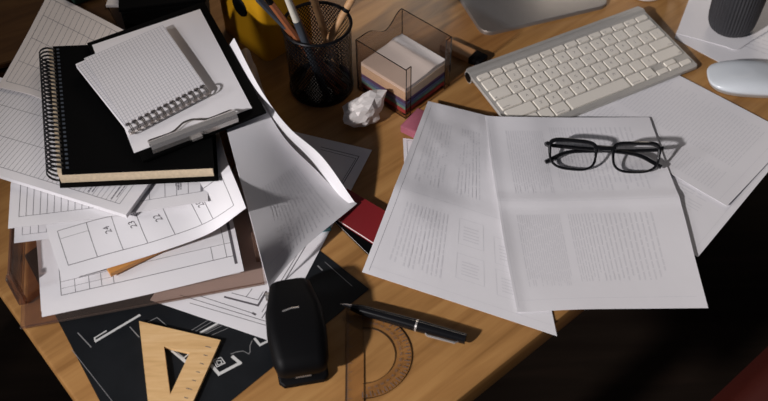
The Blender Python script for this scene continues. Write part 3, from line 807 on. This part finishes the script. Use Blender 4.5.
# -- protractor
pc = Wd(-25, 503.5, 0)
pr = thing('protractor', 'see-through amber protractor with a ruler edge under the black pen', 'protractor', pc)
def ringpt(r, a, z): return pc + Vector((r * math.cos(a), r * math.sin(a), z)) * MM
R0, R1 = 33.0, 50.0
b = MB(); z0, z1 = .1, 1.7; na = 40
vs = []; fs = []; es = []
for k in range(na + 1):
    a = -math.pi / 2 + math.pi * k / na
    vs += [ringpt(R0, a, z0), ringpt(R1, a, z0), ringpt(R1, a, z1), ringpt(R0, a, z1)]
for k in range(na):
    a = 4 * k; fs += [[a, a + 4, a + 5, a + 1], [a + 3, a + 2, a + 6, a + 7]]; es += [[a + 1, a + 5, a + 6, a + 2], [a, a + 3, a + 7, a + 4]]
b.add(vs, fs, 0); b.add(vs, es, 1)
for k in range(0, 37):
    a = -math.pi / 2 + math.pi * k / 36; l = 7 if k % 2 == 0 else 4
    t_ = Vector((-math.sin(a), math.cos(a), 0)) * .0004; zz = z1 + .04
    b.add([ringpt(R1 - l, a, zz) - t_, ringpt(R1 - 1, a, zz) - t_, ringpt(R1 - 1, a, zz) + t_, ringpt(R1 - l, a, zz) + t_], [[0, 1, 2, 3]], 2)
    if k % 2 == 0 and 0 < k < 36:
        vs_, fs_ = glyphs(str(k * 5)); ca, sa = math.cos(a - math.pi / 2), math.sin(a - math.pi / 2); c_ = ringpt(R1 - 11, a, zz)
        b.add([c_ + Vector((x * ca - y_ * sa, x * sa + y_ * ca, 0)) * .0036 for x, y_ in vs_], fs_, 2)
b.build('half_ring', ['amber', 'amber_edge', 'ink'], pr)
b = MB(); x0, x1, y0, y1 = -17.5, 1.0, -74, 57
def rp(x, y, z): return pc + Vector((x, y, z)) * MM
q_ = [rp(x, y, z) for z in (z0, z1) for x, y in ((x0, y0), (x1, y0), (x1, y1), (x0, y1))]
b.add(q_, [[3, 2, 1, 0], [4, 5, 6, 7]], 0); b.add(q_, [[0, 1, 5, 4], [1, 2, 6, 5], [2, 3, 7, 6], [3, 0, 4, 7]], 1)
for k in range(0, 63):
    yy = y0 + 4 + k * 2.0; l = 6 if k % 5 == 0 else 2.6
    b.add([rp(x0 + .8, yy - .2, z1 + .04), rp(x0 + .8 + l, yy - .2, z1 + .04), rp(x0 + .8 + l, yy + .2, z1 + .04), rp(x0 + .8, yy + .2, z1 + .04)], [[0, 1, 2, 3]], 2)
b.build('ruler_edge', ['amber', 'amber_edge', 'ink'], pr)

# -- black pen
p0, p1 = P(340, 304, 8.7), P(466, 339, 8.7); dp = (p1 - p0); Lp = dp.length; dp.normalize()
pen = thing('ballpoint_pen', 'black ballpoint pen with silver tip and clip lying across the protractor', 'pen', Vector((p0.x, p0.y, D + .002)))
def ps(a, c, r0, r1, m, nm, n=3):
    b = MB(); b.tube([p0 + dp * (a + (c - a) * k / n) * MM for k in range(n + 1)], [(r0 + (r1 - r0) * k / n) * MM for k in range(n + 1)], 0, 16); return b.build(nm, m, pen, smooth=True)
L_ = Lp / MM
ps(0, 4, .5, 1.0, 'silver', 'point'); ps(4, 13, 1.6, 3.4, 'silver', 'tip_cone'); ps(13, 24, 3.6, 5.6, 'black_gloss', 'grip'); ps(24, L_ * .61, 5.6, 6.7, 'black_gloss', 'barrel'); ps(L_ * .61, L_ * .625, 6.8, 6.8, 'silver', 'ring'); ps(L_ * .625, L_, 6.7, 5.8, 'black_gloss', 'cap', 6)
sd = Vector((dp.y, -dp.x, 0))
b = MB(); pts = [p0 + dp * (L_ * .70) * MM + sd * .0068, p0 + dp * (L_ * .72) * MM + sd * .0090 + Vector((0, 0, .001)), p0 + dp * (L_ * .93) * MM + sd * .0086 + Vector((0, 0, .001)), p0 + dp * (L_ * .95) * MM + sd * .0058]
b.tube(pts, [.0010, .0014, .0014, .0010], 0, 8); b.build('clip', 'silver', pen, smooth=True)

# ================================================================ letter tray
TA = math.radians(11.5); tw, td, hw = 258, 335, 46
tr = thing('letter_tray', 'brown see-through plastic letter tray holding the stack of papers', 'tray', Wd(-131, 593, 1.7), rotz=TA)
def tb(name, x0, x1, y0, y1, z0, z1, m='tray', bev=.0008):
    b = MB(); b.box(x0 * MM, x1 * MM, y0 * MM, y1 * MM, z0 * MM, z1 * MM, 0, bev); return b.build(name, m, tr, local=True)
tb('bottom', -tw, 0, 0, td, .1, 2.4)
tb('right_wall', -2.4, 0, 40, td, 2.5, hw); tb('left_wall', -tw, -tw + 2.4, 40, td, 2.5, hw); tb('rear_wall', -tw + 2.5, -2.5, td - 2.4, td, 2.5, hw)
tb('front_lip', -tw, 0, 0, 1.6, 2.5, 4.5)
tb('right_rim', -3, .6, 38, td, hw + .05, hw + 2.5, 'tray_edge'); tb('left_rim', -tw - .6, -tw + 3, 38, td, hw + .05, hw + 2.5, 'tray_edge')
tb('left_post', -tw - 2, -tw + 6, 30, 38, 2.5, hw + 2.5, 'tray_edge'); tb('right_post', -5, 2, 30, 37, 2.5, hw + 2.5, 'tray_edge')

# ============================================================== the paper pile
hum = hump((.8, 1, 0, 2, .3), (.5, 2, .8, 1, .2))
# stack in the bottom of the tray
for k, (z, dx, dy, lab) in enumerate(((9, 3, 3, 'lowest white sheet in the brown tray'), (14, -3, 5, 'second white sheet from the bottom of the brown tray'), (20, 2, 6, 'white sheet just below the framed drawing in the brown tray'))):
    s = Sheet(quad(P(35 + dx, 150 + dy, z), P(212 + dx, 118 + dy, z), P(238 + dx, 266 + dy, z), P(44 + dx, 306 + dy, z)), 1.6, nu=10, nv=10, bump=hum)
    s.rect(.05, .04, .95, .95, .5); s.make('paper_sheet', ['paper_warm', 'ink'], lab + ', shaded by the pile', 'paper')
# framed drawing
s = Sheet([[P(28, 150, 31), P(120, 130, 31), P(205, 110, 32)], [P(36, 235, 30), P(132, 210, 30), P(226, 190, 31)], [P(42, 317, 24), P(145, 295, 27), P(244, 271, 27)]], .4, nu=20, nv=20)
s.line(.10, .9, .97, .9, .8); s.line(.10, .55, .10, .9, .6); s.line(.10, .82, .97, .82, .5); s.line(.97, .3, .97, .95, 3.2); s.line(.93, .3, .93, .9, .5)
s.line(.10, .86, .36, .86, .4)
for u in (.17, .24, .30, .36, .86): s.line(u, .82, u, .9, .5)
s.make('drawing_sheet', ['paper', 'ink'], 'white framed drawing with a title strip, lying in the brown tray below the calendar', 'drawing')
# wooden ruler strip
r0, r1 = P(111, 277, 31.6), P(176, 245.5, 31.6); ang = math.atan2(r1.y - r0.y, r1.x - r0.x)
b = MB(); b.box(0, .125, .0, .012, 0, .006, 0, .0006); o = b.build('ruler', 'orange_wood', None, (0, 0, 0)); o.location = (r0.x, r0.y, r0.z - .0005); o.rotation_euler = (0, 0, ang)
tag(o, 'orange wooden ruler poking out from under the curled calendar page', 'ruler')
# ledger sheets above the drawing
s = Sheet([[P(18, 150, 52), P(110, 140, 52), P(200, 130, 52)], [P(14, 243, 52), P(110, 231, 50), P(200, 222, 52)]], .5, nu=14, nv=10, bump=hum)
s.rect(.04, .1, .96, .93, .5); s.grid(.04, .55, .96, .93, 22, 1, .5)
s.make('paper_sheet', ['paper', 'grey_ink'], 'ruled white sheet peeking out below the ledger page at the left', 'paper')
# calendar page
cal = Sheet([[P(44, 200, 60), P(92, 186, 60), P(140, 172, 60), P(186, 158, 61), P(219, 132, 66)],
             [P(46, 226, 63), P(94, 212, 63), P(140, 201, 63), P(188, 188, 64.5), P(227, 160, 81)],
             [P(53, 251, 56), P(101, 237, 56), P(148, 226, 57), P(198, 210, 60), P(238, 187, 80)],
             [P(63, 281, 38), P(112, 267, 38), P(160, 252, 40), P(210, 233, 48), P(246, 208, 80)]], .45, nu=44, nv=30)
cal.line(.05, .44, .94, .44, .7); cal.line(.05, .86, .94, .86, .7)
for u in (.05, .20, .335, .465, .60, .735, .94): cal.line(u, .44, u, .86, .6)
cal.line(.80, .10, .80, .86, .7); cal.line(.05, .55, .20, .55, .4)
for u, w in ((.295, '24'), (.43, '23'), (.56, '22'), (.775, '20')): cal.word(w, u, .60, 10.5, math.radians(100), 1)
cal.make('calendar_page', ['paper', 'ink'], 'curled calendar page with numbered boxes rolling over the front of the pile', 'calendar')
# ledger page with table (on top of calendar)
s = Sheet([[P(14, 132, 66.2), P(110, 120, 66.2), P(205, 105, 67)], [P(8, 228.5, 66), P(110, 216, 66.2), P(208, 201, 68.5)]], .5, nu=20, nv=12)
s.rect(.05, .3, .97, .90, .6); s.grid(.05, .5, .60, .90, 16, 1, .6); s.grid(.78, .5, .90, .90, 2, 1, .6); s.line(.97, .4, .97, .9, 3.0)
for u in (.83, .84): s.text(u, .55, u + .03, .85, 'v', 3, 1.2)
s.line(.62, .5, .62, .9, .6); s.line(.70, .5, .70, .9, .6); s.grid(.62, .5, .70, .9, 1, 7, .3)
s.make('paper_sheet', ['paper', 'grey_ink'], 'white ledger page with ruled columns under the thick stack, above the calendar', 'paper')
# thick ledger stack
n1, n2 = Vector((-.927, .375, 0)), Vector((.375, .927, 0))
Z = P(126, 215, 73)
def offz(a, c, z=0): return Z + n1 * (a * MM) + n2 * (c * MM) + Vector((0, 0, z * MM))
s = Sheet([[offz(290, 135), offz(145, 135), offz(0, 135)], [offz(290, 68, -1), offz(145, 68, .6), offz(0, 68, .5)], [offz(290, 0, -1), offz(145, 0, .4), offz(0, 0, 0)]], 5.5, nu=20, nv=14)
s.rect(.04, .06, .95, .92, .6); s.grid(.04, .06, .95, .92, 46, 1, .45)
for v in (.30, .62): s.line(.04, v, .95, v, .6)
for u in (.90, .80): s.text(u, .66, u + .03, .9, 'v', 4, 1.4)
s.make('paper_stack', ['paper', 'grey_ink'], 'thick stack of ruled ledger pages under the black spiral notebook', 'paper')
# angled ledger sheet at upper left
s = Sheet([[P(49, -8, 76), P(99, 17, 76), P(150, 44, 76)], [P(24, 40, 76.2), P(74, 64, 76.6), P(120, 88, 76.2)], [P(-2, 86.5, 76), P(42, 99, 76), P(90, 132, 76)]], 1.2, nu=20, nv=14)
s.rect(.05, .05, .95, .93, .6); s.grid(.05, .05, .95, .93, 18, 1, .5)
for v in (.22, .45, .70): s.line(.05, v, .95, v, .6)
s.make('paper_sheet', ['paper_warm', 'grey_ink'], 'ruled sheet turned at an angle, sticking up behind the black spiral notebook', 'paper')

# black spiral notebook
nbk = [P(48, 46.5, 98), P(206, 40, 98), P(214, 167, 98), P(57, 174, 98)]
nt_ = thing('spiral_notebook', 'thick black spiral notebook with cream page edges under the clipboard', 'notebook', nbk[3] - Vector((0, 0, .021)))
def slab(cs, z0, z1, kx0=0, kx1=1, ky0=0, ky1=1):
    def pt(u, v, z):
        a = cs[0].lerp(cs[1], u); c = cs[3].lerp(cs[2], u); p = a.lerp(c, v); return Vector((p.x, p.y, D + z * MM))
    cor = ((kx0, ky0), (kx0, ky1), (kx1, ky1), (kx1, ky0))
    b = MB(); b.loft([[pt(u, v, z0) for u, v in cor], [pt(u, v, z1) for u, v in cor]]); return b
slab(nbk, 78.2, 80.2, -.012, 1.012, 0, 1.012).build('back_cover', 'black_cover', nt_)
slab(nbk, 80.3, 95.9, .0, .985, .01, .985).build('page_block', 'paper_edge', nt_)
slab(nbk, 96, 98, .03, 1.0, 0, 1.0).build('front_cover', 'black_cover', nt_)
le0, le1 = nbk[0], nbk[3]; across = (nbk[1] - nbk[0]).normalized()
b = MB()
for k in range(30):
    c = le0.lerp(le1, .03 + .93 * k / 29); c = Vector((c.x, c.y, D + .0897)) - across * .001
    for dd in (-.0009, .0009):
        ax = (le1 - le0).normalized()
        b.tube([c + ax * dd + across * (.0118 * math.cos(a)) + Vector((0, 0, .0112 * math.sin(a))) for a in [math.radians(20 + 320 * q / 14) for q in range(15)]], .00065, 0, 5)
b.build('spiral_binding', 'wire', nt_, smooth=True)
b = MB()
for k in range(30):
    c = nbk[0].lerp(nbk[3], .03 + .93 * k / 29) + across * .0115; ax = (le1 - le0).normalized() * .0016; ay = across * .0016
    c = Vector((c.x, c.y, D + .0982))
    b.add([c - ax - ay, c - ax + ay, c + ax + ay, c + ax - ay], [[0, 1, 2, 3]])
b.build('punched_holes', 'slate', nt_)

# clipboard
cb = [P(87, 43, 104), P(204, 1.5, 104), P(266, 111, 104), P(143, 161, 104)]
ct = thing('clipboard', 'black clipboard with a silver clip lying on top of the pile', 'clipboard', cb[3] - Vector((0, 0, .004)))
slab(cb, 100.5, 104).build('board', 'black_cover', ct)
cu = (cb[2] - cb[3]).normalized(); cv_ = (cb[0] - cb[3]); cv_.z = 0; cv_ = (cv_ - cu * cv_.dot(cu)).normalized()
k0, k1 = P(151, 149, 107), P(236, 117, 107)
kc = (k0 + k1) / 2; hl = (k1 - k0).length / 2; ku = (k1 - k0).normalized(); kv = Vector((-ku.y, ku.x, 0))
def K(a, c, z): return Vector((kc.x, kc.y, D)) + ku * (a * hl) + kv * (c * MM) + Vector((0, 0, z * MM))
b = MB()
prof = [(-7, 105.8), (-7.5, 112), (-5.5, 116.5), (0, 117.5), (4, 115), (4.6, 107), (3.8, 107), (3.2, 114), (0, 116.3), (-4.8, 115.5), (-6.6, 111.5), (-6.2, 105.8)]
b.loft([[K(a, y, z) for y, z in prof] for a in (-1, -.94, .94, 1)]); b.build('clip', 'silver', ct)
b = MB(); wp = [(-.98, 1, 114), (-.98, 9, 110), (-.9, 12, 108), (-.45, 12, 107.6), (-.25, 15, 108.5), (-.1, 18.5, 109), (.1, 18.5, 109), (.25, 15, 108.5), (.45, 12, 107.6), (.9, 12, 108), (.98, 9, 110), (.98, 1, 114)]
b.tube([cr([K(*p) for p in wp], k / 44) for k in range(45)], .0011, 0, 8); b.build('clip_wire', 'coil', ct, smooth=True)
b = MB(); b.loft([[K(a, c, z) for a, c in ((-.12, -11), (.12, -11), (.12, -7), (-.12, -7))] for z in (105.8, 109)]); b.build('clip_tab', 'silver', ct)
s = Sheet(quad(P(92, 45, 105.2), P(200, 9, 105.2), P(252, 108, 105.2), P(134, 153, 105.2)), .5, nu=8, nv=8)
s.make('paper_sheet', ['paper', 'text_ink'], 'blank white sheet held under the silver clip of the clipboard', 'paper')

# spiral notepad with squared paper
pz0, pz1 = 105.6, 113
pdn = thing('notepad', 'small squared spiral notepad lying on the white sheet of the clipboard', 'notepad', P(129, 131, pz0))
pb = [P(75, 63, pz1), P(163, 25, pz1), P(208, 89, pz1), P(128, 130, pz1)]
slab(pb, pz0, pz0 + .8, 0, 1.0, 0, 1.01).build('back_card', 'paper_warm', pdn)
slab(pb, pz0 + .85, pz1 - 1.2, .0, 1.0, .005, .99).build('page_block', 'paper', pdn)
s = Sheet(quad(pb[0].lerp(pb[1], .10), pb[1], pb[2], pb[3].lerp(pb[2], .004)), .25, nu=10, nv=10, bump=lambda u, v: .5 * math.sin(math.pi * v) + .6 * (1 - v) ** 3)
s.net[0][0] = s.net[0][0] + Vector((0, 0, .0004)); s.b = MB(); s.solid()
s.grid(.01, .01, .99, .95, 25, 28, .45, 1)
s.b.build('squared_page', ['paper', 'grid_ink'], pdn, smooth=True)
s = Sheet(quad(pb[0].lerp(pb[3], .02) - Vector((0, 0, .0008)), pb[0].lerp(pb[1], .3) - Vector((0, 0, .0008)), pb[3].lerp(pb[2], .3) - Vector((0, 0, .0008)), pb[3] - Vector((0, 0, .0008))), .2, nu=8, nv=8)
s.grid(.02, .02, .99, .95, 8, 28, .45, 1); s.b.build('lower_page', ['paper', 'grid_ink'], pdn, smooth=True)
pu = (pb[2] - pb[3]).normalized(); pv = Vector((-pu.y, pu.x, 0)); b = MB(); h_ = MB()
for k in range(13):
    c = pb[3].lerp(pb[2], .035 + .93 * k / 12) + pv * .001; c = Vector((c.x, c.y, D + (pz0 + pz1) / 2 * MM + .0031))
    for dd in (-.0009, .0009):
        b.tube([c + pu * dd + pv * (.0068 * math.cos(a)) + Vector((0, 0, .0062 * math.sin(a))) for a in [math.radians(-20 + 380 * q / 14) for q in range(15)]], .0006, 0, 5)
    hc_ = c + pv * .0066; hc_.z = D + pz1 * MM + .0003
    h_.tube([hc_, hc_ + Vector((0, 0, .0004))], .0024, 0, 12)
b.build('spiral_binding', 'coil', pdn, smooth=True); h_.build('punched_holes', 'ink', pdn)

# ================================================ curled pages right of the pile
s = Sheet([[P(236, 62, 30), P(241, 48, 44), P(250, 52, 38)], [P(247, 96, 24), P(253, 84, 32), P(259, 76, 16)], [P(264, 138, 14), P(270, 124, 16), P(270, 112, 6)]], .4, nu=16, nv=20, bump=lambda u, v: 3.5 * math.sin(14 * v + 9 * u))
s.make('paper_sheet', ['paper_warm', 'text_ink'], 'crinkled dull white sheet sticking out behind the curled pages by the yellow holder', 'paper')
s = Sheet([[P(214, 58, 86), P(224, 52, 90), P(234, 38, 115)], [P(238, 110, 74), P(250, 103, 82), P(261, 90, 108)], [P(262, 146, 36), P(274, 138, 42), P(288, 127, 83)], [P(296, 178, 14), P(308, 169, 17), P(322, 157, 55)], [P(328, 207, 12.5), P(340, 205, 13), P(354.5, 202, 19)]], .5, nu=24, nv=36)
s.make('paper_sheet', ['paper', 'text_ink'], 'white page with a brightly lit upturned edge curling down from the clipboard', 'paper')
s = Sheet([[P(224, 120, 95), P(244, 112, 95), P(263, 104, 96)], [P(237, 168, 80), P(264, 152, 72), P(286, 140, 62)], [P(250, 216, 64), P(284, 194, 49), P(316, 170, 31)], [P(260, 254, 54), P(296, 222, 38), P(336, 190, 19)], [P(269, 288, 10), P(304, 248, 22), P(357, 203.5, 15)]], .6, nu=30, nv=40)
s.text(.25, .40, .85, .93, 'v', 5.0, 1.1, 1); s.line(.05, .86, .5, .86, .8)
s.make('paper_sheet', ['paper', 'text_ink'], 'large shaded printed page sweeping from the pile down to the black stapler', 'paper')

# ====================================================================== chair
chp = P(706, 402, -270)
ch = thing('chair', 'dark red leather chair pushed near the desk in the dark corner', 'chair', Vector((chp.x, chp.y, 0)), rotz=E1)
b = MB(); b.box(-.08, .44, -.47, -.0, .40, .475, 0, .02); b.build('seat', 'red_chair', ch, local=True, smooth=True)
b = MB(); b.box(-.04, .435, -.50, -.44, .48, .90, 0, .018); b.build('backrest', 'red_chair', ch, local=True, smooth=True)
for x, y in ((-.03, -.05), (.39, -.05), (-.03, -.44), (.39, -.44)):
    b = MB(); b.box(x, x + .035, y, y + .035, 0, .40, 0, .003); b.build('leg', 'dark_wood', ch, local=True)

# =================================================================== lighting
def area(name, loc, target, size, power, col, spot=None):
    L = bpy.data.lights.new(name, 'SPOT' if spot else 'AREA'); L.energy = power; L.color = col
    if spot: L.spot_size = math.radians(spot[0]); L.spot_blend = spot[1]; L.shadow_soft_size = size
    else: L.shape = 'RECTANGLE'; L.size, L.size_y = size
    o = bpy.data.objects.new(name, L); COL.objects.link(o); o.location = loc
    d = Vector(target) - Vector(loc); o.rotation_euler = d.to_track_quat('-Z', 'Y').to_euler(); return o
tg = Vector((.08, .64, D))
def aim(azd, eld, R_): a, e = math.radians(azd), math.radians(eld); return tg + Vector((-math.cos(a) * math.cos(e), -math.sin(a) * math.cos(e), math.sin(e))) * R_
area('key_lamp', aim(41, 31, 3.5), Vector((.21, .66, D)), .085, 455, (1.0, .955, .965), (22.5, .9))
area('left_soft_light', aim(14, 24, 2.6), tg, (.40, .30), 11, (1.0, .95, .95))  # added soft light, deepens the pile's shadow towards the left page
area('rear_fill', (.45, 2.6, 2.2), (.15, .85, D), (1.3, .9), 15, (1.0, .87, .74))  # added fill from behind, lifts desk shadows and gives a sheen
w = bpy.data.worlds.new('world'); sc.world = w; w.use_nodes = True
w.node_tree.nodes['Background'].inputs['Color'].default_value = (.75, .8, 1, 1); w.node_tree.nodes['Background'].inputs['Strength'].default_value = .045
sc.cycles.transparent_max_bounces = 32
sc.view_settings.view_transform = 'Standard'; sc.view_settings.look = 'None'
sc.view_settings.exposure = 0.0; sc.view_settings.gamma = 1.0; sc.view_settings.use_curve_mapping = False
for o in sc.objects:
    if '_b' in o: del o['_b']
